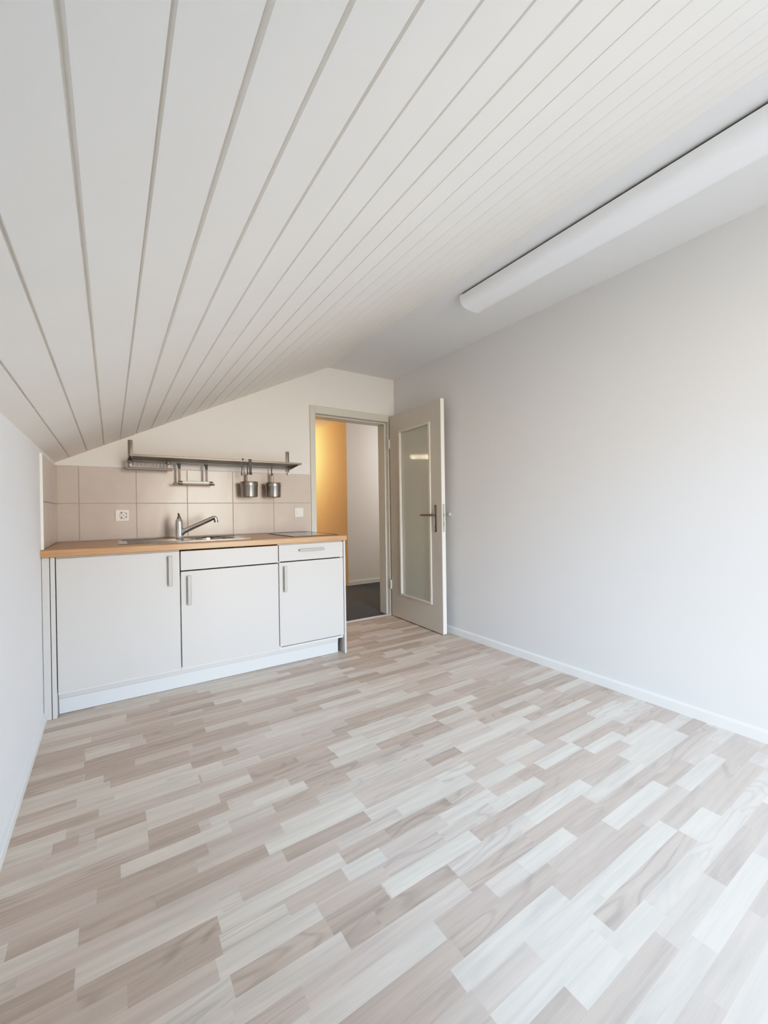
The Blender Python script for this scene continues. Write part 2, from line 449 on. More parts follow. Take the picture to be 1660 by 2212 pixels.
# ------------------------------------------------------------------ ceiling: tongue-and-groove slope + flat strip
SL = math.hypot(XK-XL, ZF-ZA)
sx, sz = (XK-XL)/SL, (ZF-ZA)/SL
nx, nz = -sz, sx                       # up out of the room
def SP(s, d=0.0):
    return (XL + sx*s + nx*d, ZA + sz*s + nz*d)
def build_ceiling():
    bm = B()
    prof = [SP(0)]
    s = 0.090; k = 0
    rnd = random.Random(3)
    wid = [.0030, .0036, .0044, .0032, .0050, .0046, .0040, .0034, .0034, .0044, .0030, .0026, .0024, .0022, .0020, .0018, .0018, .0018, .0018, .0018, .0018]
    while s < SL - 0.04:
        w = wid[min(k, len(wid)-1)]
        d = 0.009 if w > .0024 else 0.005
        prof += [SP(s-w*1.15), SP(s-w*.7, d*.45), SP(s-w*.6, d), SP(s+w*.6, d), SP(s+w*.7, d*.45), SP(s+w*1.15)]
        s += 0.1095; k += 1
    prof += [SP(SL-.004), SP(SL-.0015, .004), (XK+.002, ZF)]
    top = [(XR+.1, ZF), (XR+.1, ZF+.12), (XL-.12, ZF+.12), (XL-.12, ZA)]
    # sheet only (open profile) plus a closing back so no light leaks
    pts = prof + [(XR+.1, ZF)]
    A = [bm.verts.new((p[0], YR-.1, p[1])) for p in pts]
    D = [bm.verts.new((p[0], YB+WT, p[1])) for p in pts]
    for i in range(len(pts)-1):
        bm.faces.new((A[i], D[i], D[i+1], A[i+1]))
    lid = [bm.verts.new(v) for v in ((XL-.12, YR-.1, ZA+.0), (XL-.12, YB+WT, ZA+.0), (XK-.1, YB+WT, ZF+.12), (XK-.1, YR-.1, ZF+.12), (XR+.1, YR-.1, ZF+.12), (XR+.1, YB+WT, ZF+.12))]
    bm.faces.new(lid[:4]); bm.faces.new((lid[3], lid[2], lid[5], lid[4]))
    flat = [f for f in bm.faces if all(abs(v.co.z-ZF) < 1e-4 for v in f.verts)]
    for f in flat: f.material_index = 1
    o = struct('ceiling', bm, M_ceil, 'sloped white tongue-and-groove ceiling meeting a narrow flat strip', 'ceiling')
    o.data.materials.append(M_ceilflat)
    return o
build_ceiling()

# ------------------------------------------------------------------ skirting
bm = B(); add_prism(bm, [(XR, 0), (XR-.014, 0), (XR-.014, .048), (XR-.009, .056), (XR, .058)], 'y', YR, YB)
struct('baseboard_right', bm, M_base, 'low white skirting board along the right wall', 'baseboard')
bm = B(); add_prism(bm, [(XL, 0), (XL+.013, 0), (XL+.013, .034), (XL+.010, .038), (XL, .040)], 'y', YR, 2.86)
struct('baseboard_left', bm, M_base, 'low white skirting board along the left knee wall', 'baseboard')

# ------------------------------------------------------------------ tiles
TX = [XL+.003, -0.185, 0.158, 0.502, 0.846, 1.190, 1.534]
TZ = [0.905, 1.1655, 1.426]
bm = B()
G = 0.0022
for a, b_ in zip(TX[:-1], TX[1:]):
    for c, d in zip(TZ[:-1], TZ[1:]):
        add_box(bm, a+G, b_-G, YB-.009, YB-.001, c+G, d-G, .0012, 1)
t = thing('tiled_splashback', 'two rows of beige-grey tiles on the wall behind the worktop', 'tiles', (0.6, YB, .903))
t['kind'] = 'structure'
obj('tile', bm, M_tile, t)
obj('grout', add_box(B(), XL+.002, TX[-1]-.001, YB-.0065, YB, .904, 1.4255), M_grout, t)
t = thing('tiled_splashback', 'narrow tiled return on the left wall above the worktop end', 'tiles', (XL, 3.2, .903))
t['kind'] = 'structure'
bm = B()
for a, b_ in ((2.842, 3.22), (3.22, YB-.011)):
    for c, d in ((0.905, 1.162), (1.162, 1.416)):
        add_box(bm, XL+.001, XL+.009, a+G, b_-G, c+G, d-G, .0012, 1)
obj('tile', bm, M_tile, t)
obj('grout', add_box(B(), XL, XL+.0065, 2.841, YB-.009, .904, 1.416), M_grout, t)
o = obj('edge_profile', add_box(B(), XL, XL+.012, 2.828, 2.841, .904, 1.418, .002), M_profile, t)
tag(o, 'cream edge strip finishing the tiles')

# ------------------------------------------------------------------ kitchenette
YF = 2.816                          # door fronts
KB = YB - .012                      # back of units
ZC = 0.862                          # underside of the worktop

def bar_handle(parent, x, z, length, vertical):
    h = obj_handle = None
    bm = B()
    yF = YF - .028
    if vertical:
        add_box(bm, x-.0105, x+.0105, yF, yF+.008, z, z+length, .003)
        for zz in (z+.012, z+length-.022): add_box(bm, x-.005, x+.005, yF+.007, YF+.001, zz, zz+.010, .001, 1)
    else:
        add_box(bm, x, x+length, yF, yF+.008, z-.0085, z+.0085, .003)
        for xx in (x+.012, x+length-.022): add_box(bm, xx, xx+.010, yF+.007, YF+.001, z-.005, z+.005, .001, 1)
    return obj('handle', bm, M_handle, parent)

def carcass(bm, x0, x1, z0, z1):
    t = .016; yf = YF+.022
    add_box(bm, x0, x0+t, yf, KB, z0, z1)
    add_box(bm, x1-t, x1, yf, KB, z0, z1)
    add_box(bm, x0+t, x1-t, yf, KB, z0, z0+t)
    add_box(bm, x0+t, x1-t, KB-.006, KB, z0+t, z1)
    add_box(bm, x0+t, x1-t, yf, yf+.08, z1-t, z1)
    return bm
def front(x0, x1, z0, z1):
    return add_box(B(), x0, x1, YF, YF+.019, z0, z1, .0015, 2)

U = thing('base_cabinet', 'wide white base unit, leftmost, with one tall door and handle at its right', 'cabinet', (.05, 3.2, 0))
obj('carcass', carcass(B(), -0.252, 0.349, .118, ZC-.002), M_cabin, U)
d = obj('door', front(-0.250, 0.3470, .138, .8535), M_cab, U)
bar_handle(d, .293, .650, .182, True)

U = thing('base_cabinet', 'white sink unit in the middle with blank drawer panel above its door', 'cabinet', (.66, 3.2, 0))
obj('carcass', carcass(B(), 0.351, 0.969, .118, .70), M_cabin, U)
obj('fascia_panel', front(0.3535, 0.9665, .7355, .8535), M_cab, U)
d = obj('door', front(0.3535, 0.9665, .138, .7275), M_cab, U)
bar_handle(d, .397, .522, .182, True)

U = thing('base_cabinet', 'narrow white base unit at the right end with drawer above door', 'cabinet', (1.22, 3.2, 0))
obj('carcass', carcass(B(), 0.971, 1.476, .118, ZC-.002), M_cabin, U)
d = obj('drawer', front(0.973, 1.4735, .7395, .8535), M_cab, U)
bar_handle(d, 1.118, .812, .192, False)
d = obj('door', front(0.973, 1.4735, .146, .7315), M_cab, U)
bar_handle(d, 1.011, .528, .180, True)

o = obj('filler_panel', add_box(B(), XL+.002, -.2778, YF+.002, YF+.03, .001, ZC, .002), M_cab)
tag(o, 'narrow white filler strip against the left wall beside the kitchenette', 'panel')
o = obj('end_panel', add_box(B(), -.2745, -.2545, YF-.002, KB, .001, ZC, .002), M_cab)
tag(o, 'white end panel at the left end of the kitchenette, beside the widest unit', 'panel')
o = obj('end_panel', add_box(B(), 1.4775, 1.4925, YF-.004, KB, .001, ZC, .002), M_cab)
tag(o, 'white end panel at the right end of the kitchenette, beside the doorway', 'panel')
# toe kick
K = thing('kickboard', 'long white kickboard at the floor under the kitchen units', 'kickboard', (.6, 2.87, 0))
obj('upper_rail', add_box(B(), -.252, 1.445, 2.862, 2.880, .086, .117, .001, 1), M_cab, K)
o = obj('kick_strip', add_box(B(), -.252, 1.445, 2.8655, 2.884, .002, .084, .002), M_kick, K)

# worktop with a real cut-out for the sink bowl
WY0, WZT, WZB = 2.792, .903, .864
HX0, HX1, HY0, HY1 = .07, .79, 3.00, 3.37
bm = B()
rb = .006
def wt_slab(bm, x0, x1, y0, y1): add_box(bm, x0, x1, y0, y1, WZB, WZT)
prof = [(WY0+rb, WZT), (WY0+.002, WZT-.002), (WY0, WZT-rb), (WY0, WZB+.004), (WY0+.003, WZB), (HY0, WZB), (HY0, WZT)]
add_prism(bm, prof, 'x', XL+.001, 1.496)
wt_slab(bm, XL+.001, HX0, HY0, YB-.0095)
wt_slab(bm, HX1, 1.496, HY0, YB-.0095)
wt_slab(bm, HX0, HX1, HY1, YB-.0095)
o = obj('worktop', bm, M_beech)
tag(o, 'beech-look worktop lying across the white kitchen units', 'worktop')

# ------------------------------------------------------------------ sink
def build_sink():
    t = thing('inset_sink', 'stainless steel sink with round bowl and drainer set in the worktop', 'sink', (.42, 3.18, WZT))
    X0, X1, Y0, Y1 = .035, .825, 2.965, 3.405
    cx, cy, R = .610, 3.19, .160
    zt = WZT + .0045
    # rim plate with a round hole: ring of outer rounded rectangle points connected to the circle by angle
    n = 96
    def outer(a):
        # ray from the bowl centre to the rectangle
        dx, dy = math.cos(a), math.sin(a)
        ts = []
        if dx > 1e-9: ts.append((X1-cx)/dx)
        if dx < -1e-9: ts.append((X0-cx)/dx)
        if dy > 1e-9: ts.append((Y1-cy)/dy)
        if dy < -1e-9: ts.append((Y0-cy)/dy)
        s = min(ts); return (cx+dx*s, cy+dy*s)
    angs = [2*math.pi*k/n for k in range(n)]
    for p in ((X0, Y0), (X0, Y1), (X1, Y0), (X1, Y1)):
        angs.append(math.atan2(p[1]-cy, p[0]-cx) % (2*math.pi))
    angs = sorted(set(angs)); n = len(angs)
    bm = B()
    prev = None
    rings = []
    def ring(f): return [bm.verts.new(f(a)) for a in angs]
    rings.append(ring(lambda a: (*outer(a), WZT-.001)))
    rings.append(ring(lambda a: (*outer(a), WZT+.002)))
    def inset(a, k, z):
        o_ = outer(a); return (cx+(o_[0]-cx)*k, cy+(o_[1]-cy)*k, z)
    rings.append(ring(lambda a: inset(a, .992, zt)))
    rings.append(ring(lambda a: inset(a, .965, zt)))
    rings.append(ring(lambda a: inset(a, .955, zt-.0025)))
    circ = lambda r, z: (lambda a: (cx+r*math.cos(a), cy+r*math.sin(a), z))
    rings.append(ring(circ(R+.012, zt-.0025)))
    rings.append(ring(circ(R+.004, zt-.002)))
    rings.append(ring(circ(R-.004, zt-.008)))
    rings.append(ring(circ(R-.010, zt-.11)))
    rings.append(ring(circ(R-.035, zt-.145)))
    rings.append(ring(circ(.045, zt-.152)))
    for A, D in zip(rings[:-1], rings[1:]):
        for k in range(n):
            bm.faces.new((A[k], A[(k+1) % n], D[(k+1) % n], D[k]))
    bm.faces.new(rings[-1])
    obj('basin', bm, M_sink, t, smooth=True)
    bm = B()
    for k in range(7):
        yy = Y0 + .075 + k*.045
        add_box(bm, X0+.05, .375, yy, yy+.012, zt-.0032, zt-.0012, .0006, 1)
    obj('drainer_ridge', bm, M_sink, t, smooth=True)
    bm = B(); add_lathe(bm, [(0, .004), (.030, .004), (.040, .001), (.044, 0), (.044, -.002), (0, -.002)], (cx, cy, zt-.150), 32)
    obj('drain', bm, M_chrome, t, smooth=True)
build_sink()

# ------------------------------------------------------------------ faucet
def build_faucet():
    fx, fy, z0 = .408, 3.30, WZT+.004
    t = thing('mixer_tap', 'chrome single-lever mixer tap with slanted spout beside the sink bowl', 'tap', (fx, fy, z0))
    bm = B()
    add_lathe(bm, [(0, 0), (.030, 0), (.031, .004), (.0275, .010), (.0265, .03), (.0255, .08), (.0245, .118), (.0225, .132), (.016, .141), (0, .143)], (fx, fy, z0), 36)
    obj('body', bm, M_chrome, t, smooth=True)
    bm = B()
    p0 = Vector((fx+.006, fy-.004, z0+.040)); p1 = Vector((fx+.225, fy-.035, z0+.143))
    pts = [p0.lerp(p1, k/10) for k in range(11)]
    # neck sweeps out of the lower body
    pts[0] = Vector((fx+.004, fy-.004, z0+.028)); pts[1] = Vector((fx+.028, fy-.008, z0+.052))
    rr = [.021, .0205, .019, .018, .0175, .017, .0165, .016, .016, .0155, .0155]
    dirv = (p1-p0).normalized()
    pts += [p1 + Vector((.010, -.002, .001)), p1 + Vector((.016, -.003, -.006)), p1 + Vector((.018, -.004, -.022))]
    rr += [.0155, .0155, .0145]
    add_tube(bm, pts, rr, 18)
    obj('spout', bm, M_chrome, t, smooth=True)
    e = pts[-1]
    obj('aerator', add_cyl(B(), e + Vector((0, 0, -.012)), e + Vector((0, 0, .004)), .0152, n=20), M_steel, t, smooth=True)
    bm = B()
    add_lathe(bm, [(0, .0), (.014, 0), (.013, .010), (.008, .016), (0, .017)], (fx, fy, z0+.142), 24)
    add_tube(bm, [(fx, fy, z0+.150), (fx+.001, fy+.006, z0+.162), (fx+.001, fy+.022, z0+.172), (fx+.001, fy+.045, z0+.178)], [.0085, .008, .007, .0055], 12)
    o = obj('lever', bm, M_lever, t, smooth=True)
    tag(o, 'dark lever on top of the tap')
build_faucet()

# ------------------------------------------------------------------ hob
t = thing('ceramic_hob', 'dark glass hob set in the right end of the worktop', 'hob', (1.28, 3.12, WZT))
obj('glass_top', add_box(B(), 1.106, 1.455, 2.872, 3.425, WZT+.001, WZT+.0045, .001, 1), M_hob, t)
bm = B()
for a in ((1.100, 1.106), (1.455, 1.461)): add_box(bm, a[0], a[1], 2.866, 3.431, WZT+.0003, WZT+.006, .001, 1)
for a in ((2.866, 2.872), (3.425, 3.431)): add_box(bm, 1.106, 1.455, a[0], a[1], WZT+.0003, WZT+.006, .001, 1)
obj('frame', bm, M_hobframe, t)
M_print = plain('hob_print', (.35, .35, .34), .3)
for cx, cy, r in ((1.28, 3.27, .085), (1.28, 3.02, .07)):
    bm = B(); add_lathe(bm, [(r, .0), (r+.003, .0), (r+.003, .0004), (r, .0004), (r, 0)], (cx, cy, WZT+.0045), 48)
    obj('zone_ring', bm, M_print, t)

# ------------------------------------------------------------------ socket and switch
YT = YB - .009
def plate(bm, x0, x1, z0, z1):
    add_box(bm, x0, x1, YT-.009, YT+.001, z0, z1, .003, 2)
    return bm
t = thing('wall_socket', 'square white power socket on the tiles left of the tap', 'socket', (.068, YT, 1.077))
obj('plate', plate(B(), .026, .110, 1.036, 1.119), M_plast, t)
bm = B()
cx, cz, yf = .0745, 1.0785, YT-.0095
ring = []
for k in range(6):
    a0 = math.radians(60*k+30)
    ring.append((cx+.024*math.cos(a0), yf, cz+.024*math.sin(a0)))
add_tube(bm, ring, .0016, 6, closed=True)
o = obj('insert_edge', bm, M_lever, t)
bm = B()
for (px, pz) in ((cx-.010, cz+.010), (cx-.010, cz-.010), (cx+.003, cz)):
    add_cyl(bm, (px, yf-.001, pz), (px, yf+.003, pz), .0034, n=14)
for (px, pz) in ((cx-.012, cz+.021), (cx-.012, cz-.021), (cx+.018, cz+.013), (cx+.018, cz-.013)):
    add_box(bm, px-.004, px+.004, yf-.001, yf+.003, pz-.004, pz+.004, .001, 1)
obj('contact_hole', bm, M_rubber, t)
t = thing('light_switch', 'small white wall switch on the tiles beside the door frame', 'switch', (1.42, YT, 1.08))
obj('plate', plate(B(), 1.380, 1.462, 1.037, 1.120), M_plast, t)
obj('rocker', add_box(B(), 1.396, 1.446, YT-.0125, YT-.008, 1.053, 1.104, .002), M_plast, t)
obj('indicator', add_box(B(), 1.401, 1.404, YT-.0135, YT-.012, 1.066, 1.082, .0008, 1), M_steel, t)

# ------------------------------------------------------------------ wall shelf
SH0, SH1, SY0, SY1, SZ = .108, 1.352, 3.305, 3.556, 1.482
t = thing('wall_shelf', 'long brushed steel wall shelf on two flat brackets above the tiles', 'shelf', (.73, YB, 1.48))
bm = B()
add_box(bm, SH0, SH1, SY0+.006, SY1, SZ, SZ+.003, .001, 1)
add_box(bm, SH0, SH1, SY0, SY0+.006, SZ, SZ+.015, .002, 2)
add_box(bm, SH0, SH1, SY1-.004, SY1, SZ, SZ+.010, .001, 1)
obj('shelf_board', bm, M_shelf, t)
for xa, zlo, zhi in ((.113, 1.447, 1.630), (1.309, 1.440, 1.622)):
    bm = B()
    add_box(bm, xa, xa+.027, YB-.013, YB-.0005, zlo, zhi, .002, 2)
    br = obj('bracket', bm, M_shelf, t, smooth=True)
    bm = B()
    add_prism(bm, [(SY0+.004, SZ-.0005), (SY0+.004, SZ-.008), (YB-.012, SZ-.032), (YB-.012, SZ-.0005)], 'x', xa+.012, xa+.015)
    obj('arm', bm, M_shelf, br)
    for zz in (zhi-.012, zlo+.010):
        obj('screw', add_cyl(B(), (xa+.0135, YB-.0125, zz), (xa+.0135, YB-.017, zz), .005, .0035, n=16), M_chrome, br, smooth=True)
RY, RZ = 3.475, 1.464
bm = B(); add_cyl(bm, (SH0+.012, RY, RZ), (SH1-.02, RY, RZ), .0055, n=16)
obj('hanging_rail', bm, M_shelf, t, smooth=True)
o = obj('rail_stud', add_lathe(B(), [(0, -.014), (.009, -.011), (.0125, 0), (.009, .011), (0, .014)], (1.326, YB-.022, 1.424), 20), M_plast, t, smooth=True)
tag(o, 'small white stud below the right bracket')
bm = B(); add_cyl(bm, (1.326, YB-.0095, 1.424), (1.326, YB-.02, 1.424), .004, n=12)
obj('stud_pin', bm, M_plast, t)

# plate rack hanging under the left end
def build_rack():
    x0, x1, y, z = .088, .388, 3.452, 1.412
    t = thing('wire_plate_rack', 'short wire rack hanging under the left end of the steel shelf', 'rack', ((x0+x1)/2, y, z))
    obj('base_bar', add_box(B(), x0, x1, y-.012, y+.012, z-.010, z+.009, .003), M_strap, t)
    for xx in (.117, .362):
        bm = B()
        add_box(bm, xx-.013, xx+.013, y-.005, y+.005, z+.006, SZ-.002, .002)
        add_tube(bm, [(xx + .011*math.cos(a), y-.006, 1.461 + .011*math.sin(a)) for a in [2*math.pi*k/18 for k in range(18)]], .004, 8, closed=True)
        obj('hanger', bm, M_shelf, t, smooth=True)
    bm = B()
    pts = []
    nl = 9
    for k in range(nl):
        xa = .136 + k*.0245
        for a in range(8):
            th = 2*math.pi*a/8
            pts.append((xa + .0245*a/8 + .008*math.sin(th), y-.014*math.cos(th), z+.027 + .019*(-math.cos(th))))
    pts.append((.136+nl*.0245 + .01, y, z+.010))
    add_tube(bm, pts, .0026, 6)
    o = obj('wire', bm, M_wire, t, smooth=True)
    tag(o, 'pale coiled wire')
build_rack()

# towel / paper holder
def build_holder():
    y, zr = RY-.004, 1.314
    t = thing('hanging_roll_holder', 'steel paper roll holder with two straps hanging from the shelf', 'holder', (.54, y, zr))
    for xx in (.436, .628):
        bm = B()
        add_box(bm, xx-.009, xx+.009, y-.003, y+.001, zr+.004, 1.447, .001, 1)
        s = obj('strap', bm, M_strap, t)
        bm = B()
        add_box(bm, xx-.010, xx+.010, y-.007, y+.003, 1.424, 1.458, .003, 2)
        add_prism(bm, [(xx-.020, 1.470), (xx+.014, 1.470), (xx+.009, 1.450), (xx-.009, 1.440)], 'y', y-.003, y+.004)
        o = obj('clip', bm, M_rubber, s, smooth=True)
        tag(o, 'dark plastic clip')
    bm = B()
    add_box(bm, .392, .686, y-.017, y+.012, zr-.014, zr+.002, .004, 2)
    obj('tray', bm, M_strap, t)
    bm = B()
    add_cyl(bm, (.455, y-.014, zr+.008), (.645, y-.014, zr+.008), .0105, n=20)
    o = obj('roller', bm, plain('roll_highlight', (.88, .84, .77), .25), t, smooth=True)  # pale colour stands for the highlight along the bar
    tag(o, 'pale roller, highlight put into its colour')
    for xa, xb in ((.645, .672), (.428, .455)):
        obj('end_cap', add_cyl(B(), (xa, y-.014, zr+.004), (xb, y-.014, zr+.004), .0135, n=20), M_shelf, t, smooth=True)
build_holder()

# S-hooks and cups
def hook_path(x, y, zt, zl, tilt=0.0, r=.010):
    pts = []
    for k in range(9):
        a = math.pi*(1.15 - 1.15*k/8)
        pts.append((x, y - .0 + r*math.cos(a), zt + r*math.sin(a)))
    pts = [(p[0], p[1], p[2]) for p in pts]
    y1 = pts[-1][1]
    pts = list(reversed(pts))
    pts = list(reversed(pts))
    pts.append((x + tilt*.5, y1-.003, (zt+zl)/2))
    for k in range(9):
        a = math.pi*(k/8)*1.1
        pts.append((x + tilt, y1-.003 - .009 + .009*math.cos(a), zl - .009*math.sin(a)))
    return pts
def build_hook(label, x, y, zt, zl, tilt=0.0, r=.010, wire=.0032, mat=None):
    o = obj('hanging_hook', add_tube(B(), hook_path(x, y, zt, zl, tilt, r), wire, 8), mat or M_shelf, smooth=True)
    tag(o, label, 'hook')
    # put the origin at the top of the hook
    o.data.transform(Matrix.Translation((-x, -y, -zt))); o.location = (x, y, zt)
    return o
def build_cup(label, cx, cy, zb, zt, r, hz):
    t = thing('hanging_cup', label, 'cup', (cx, cy, zb))
    bm = B()
    h = zt-zb
    add_lathe(bm, [(0, 0), (r*.86, 0), (r*.92, .004), (r*.94, .012), (r*.955, h*.70), (r*.99, h*.74), (r, h*.78), (r, h-.002), (r*.985, h), (r*.965, h-.002), (r*.93, h*.7), (r*.90, .012), (r*.84, .005), (0, .005)], (cx, cy, zb), 48)
    obj('bowl', bm, M_steel, t, smooth=True)
    bm = B()
    add_box(bm, cx-.010, cx+.006, cy+r-.004, cy+r-.001, zt-.03, hz, .001, 1)
    add_tube(bm, [(cx-.002 + .008*math.cos(a), cy+r-.0025, hz-.002 + .008*math.sin(a)) for a in [2*math.pi*k/16 for k in range(16)]], .0022, 6, closed=True)
    obj('strap', bm, M_strap, t)
    return t
build_cup('steel hanging cup nearest the tap, left of the two on hooks', .952, 3.455, 1.2105, 1.337, .070, 1.402)
build_cup('steel hanging cup nearest the door frame, right of the two on hooks', 1.155, 3.458, 1.2095, 1.334, .066, 1.402)
build_hook('dark hook holding the steel cup nearest the tap', .950, RY+.010, RZ-.002, 1.410, 0.0, .0095, .0056)
build_hook('dark hook holding the steel cup nearest the door frame', 1.153, RY+.010, RZ-.002, 1.410, 0.0, .0095, .0056)
FH = SZ+.008
build_hook('empty wire hook over the shelf edge, leftmost of the hooks', .866, SY0+.003, FH+.007, 1.386, -.010, .0095, .0042)
# broad dark strap hook
bm = B()
add_prism(bm, [(SY0+.012, FH+.006), (SY0+.012, FH+.014), (SY0-.008, FH+.014), (SY0-.010, FH+.008), (SY0-.010, 1.398), (SY0-.022, 1.390), (SY0-.024, 1.382), (SY0-.006, 1.382), (SY0-.004, FH+.006)], 'x', .910, .930)
o = obj('hanging_hook', bm, M_rubber)
tag(o, 'empty broad black hook over the shelf edge between the two cups', 'hook')

# ------------------------------------------------------------------ door frame, door, threshold
bm = B()
y0 = YB-.016
# room-side casing
add_box(bm, DX0-.052, DX0, y0, YB+.004, 0, DZ+.070, .004, 2)
add_box(bm, DX0, DX1, y0, YB+.004, DZ, DZ+.070, .004, 2)
add_box(bm, DX1, XR-.016, y0, YB+.004, 0, DZ+.070, .004, 2)
# linings
add_box(bm, DX0-.012, DX0, YB, YB+WT+.012, 0, DZ)
add_box(bm, DX1, DX1+.012, YB, YB+WT+.012, 0, DZ)
add_box(bm, DX0-.012, DX1+.012, YB, YB+WT+.012, DZ, DZ+.012)
# rebate stop
add_box(bm, DX1-.014, DX1, YB+.035, YB+WT+.012, 0, DZ-.014, .003, 1)
add_box(bm, DX0, DX0+.014, YB+.035, YB+WT+.012, 0, DZ-.014, .003, 1)
add_box(bm, DX0, DX1, YB+.035, YB+WT+.012, DZ-.014, DZ, .003, 1)
# hall-side casing
add_box(bm, DX0-.06, DX0-.004, YB+WT, YB+WT+.014, 0, DZ+.06)
add_box(bm, DX1+.004, DX1+.06, YB+WT, YB+WT+.014, 0, DZ+.06)
struct('trim_1', bm, M_frame, 'grey-beige lacquered frame around the doorway', 'door frame')
bm = B(); add_prism(bm, [(YB-.010, 0), (YB-.006, .006), (YB+.012, .010), (YB+.030, .006), (YB+.034, 0)], 'x', DX0, DX1)
struct('trim_2', bm, M_thresh, 'pale metal threshold strip on the floor in the doorway', 'threshold')

D = thing('door_1', 'beige door with tall glass panel standing open against the right wall', 'door', (2.4055, 3.528, 0))
D['kind'] = 'structure'
DL, DT = .822, .040
# built along local -y from the hinge, thickness in +x, then turned by the door's own angle
leaf_ang = math.radians(-2.05)
def leafobj(name, bm, mat, parent, smooth=False):
    """bm is written in door coordinates: s along the leaf, t thickness (0 = face seen), z"""
    bm2 = bm
    for v in bm2.verts:
        s, tt, z = v.co
        v.co = (tt, -s, z)
    bmesh.ops.recalc_face_normals(bm2, faces=bm2.faces)
    me = bpy.data.meshes.new(name); bm2.to_mesh(me); bm2.free()
    me.materials.append(mat)
    if smooth:
        for p in me.polygons: p.use_smooth = True
        me.set_sharp_from_angle(angle=math.radians(35))
    o = bpy.data.objects.new(name, me); C.objects.link(o); o.parent = parent
    return o
D.rotation_euler = (0, 0, leaf_ang)
GS0, GS1, GZ0, GZ1 = .172, .672, .245, 1.868
bm = B()
zb, zt = .010, 2.045
add_box(bm, 0, GS0, 0, DT, zb, zt); add_box(bm, GS1, DL, 0, DT, zb, zt)
add_box(bm, GS0, GS1, 0, DT, zb, GZ0); add_box(bm, GS0, GS1, 0, DT, GZ1, zt)
leaf = leafobj('door_leaf', bm, M_leaf, D)
bm = B(); add_box(bm, DL, DL+.0015, .002, DT-.002, zb+.002, zt-.002)
o = leafobj('lock_edge', bm, M_edge_lit, D); tag(o, 'front edge of the door, window light put into its colour')
bm = B(); add_box(bm, GS0+.001, GS1-.001, .016, .021, GZ0+.001, GZ1-.001)
g = leafobj('glass_pane', bm, M_glass, D); tag(g, 'greenish reeded glass')
bm = B()
for a in ((GS0-.004, GS0+.020), (GS1-.020, GS1+.004)):
    add_box(bm, a[0], a[1], -.010, .015, GZ0-.004, GZ1+.004, .003, 2)
for a in ((GZ0-.004, GZ0+.016), (GZ1-.016, GZ1+.004)):
    add_box(bm, GS0+.020, GS1-.020, -.010, .015, a[0], a[1], .003, 2)
leafobj('glazing_bead', bm, M_bead, D)
bm = B(); add_box(bm, .727, .757, -.008, .001, .893, 1.127, .010, 3)
h = leafobj('door_handle', bm, M_lever, D, smooth=True)
bm = B()
add_cyl(bm, (.742, -.006, 1.040), (.742, -.045, 1.040), .009, n=16)
add_tube(bm, [(.745, -.045, 1.040), (.735, -.052, 1.040), (.70, -.054, 1.040), (.62, -.052, 1.040), (.585, -.050, 1.040)], [.009, .0095, .0095, .009, .0085], 14)
leafobj('lever', bm, M_lever, h, smooth=True)
bm = B(); add_box(bm, .738, .747, -.0095, -.007, .928, .950, .002, 1)
leafobj('keyhole', bm, M_rubber, h)
bm = B(); add_box(bm, DL+.001, DL+.003, .008, .030, .893, 1.135, .0005, 1)
lp = leafobj('lock_plate', bm, M_lock, D)
bm = B(); add_box(bm, DL+.003, DL+.010, .012, .025, 1.025, 1.050, .002, 1); add_box(bm, DL+.003, DL+.0045, .013, .024, .945, .975, .0005, 1)
leafobj('latch', bm, M_chrome, lp)
for zz in (.28, 1.72):
    bm = B(); add_cyl(bm, (-.004, -.006, zz), (-.004, -.006, zz+.09), .0075, n=16)
    leafobj('hinge', bm, M_frame, D, smooth=True)
# stopper on the right wall
bm = B()
yy, zz = 2.73, 1.045
add_cyl(bm, (XR-.0005, yy, zz), (XR-.006, yy, zz), .016, n=24)
add_cyl(bm, (XR-.006, yy, zz), (XR-.022, yy, zz), .011, .013, n=24)
o = obj('door_stopper', bm, M_stop, smooth=True); tag(o, 'tiny round white buffer on the right wall behind the door', 'door stopper')

# ------------------------------------------------------------------ ceiling light
def build_lamp():
    x0, x1, ya, yb, z = 1.858, 2.052, .34, 1.915, ZF
    t = thing('ceiling_light', 'long white fluorescent batten light on the flat ceiling strip', 'ceiling light', ((x0+x1)/2, (ya+yb)/2, z))
    bm = B()
    add_box(bm, x0+.012, x1-.012, ya+.01, yb-.01, z-.022, z-.0005, .001, 1)
    obj('base_tray', bm, M_tray_shade, t)
    bm = B()
    # wrap-round diffuser profile
    w, h = (x1-x0)/2, .072
    cx = (x0+x1)/2
    prof = []
    for k in range(25):
        a = math.pi*k/24
        ce, se = math.cos(a), math.sin(a)
        e = .62
        px = cx - w*math.copysign(abs(ce)**e, ce)
        pz = z - .015 - h*abs(se)**e
        prof.append((px, pz))
    add_prism(bm, prof, 'y', ya+.012, yb-.012)
    obj('diffuser', bm, M_diff, t, smooth=True)
    for (a, b_) in ((ya, ya+.012), (yb-.012, yb)):
        bm = B(); add_prism(bm, [(cx+(p[0]-cx)*1.008, z-.015+(p[1]-z+.015)*1.02) for p in prof], 'y', a, b_)
        obj('end_cap', bm, M_diff, t, smooth=True)
build_lamp()

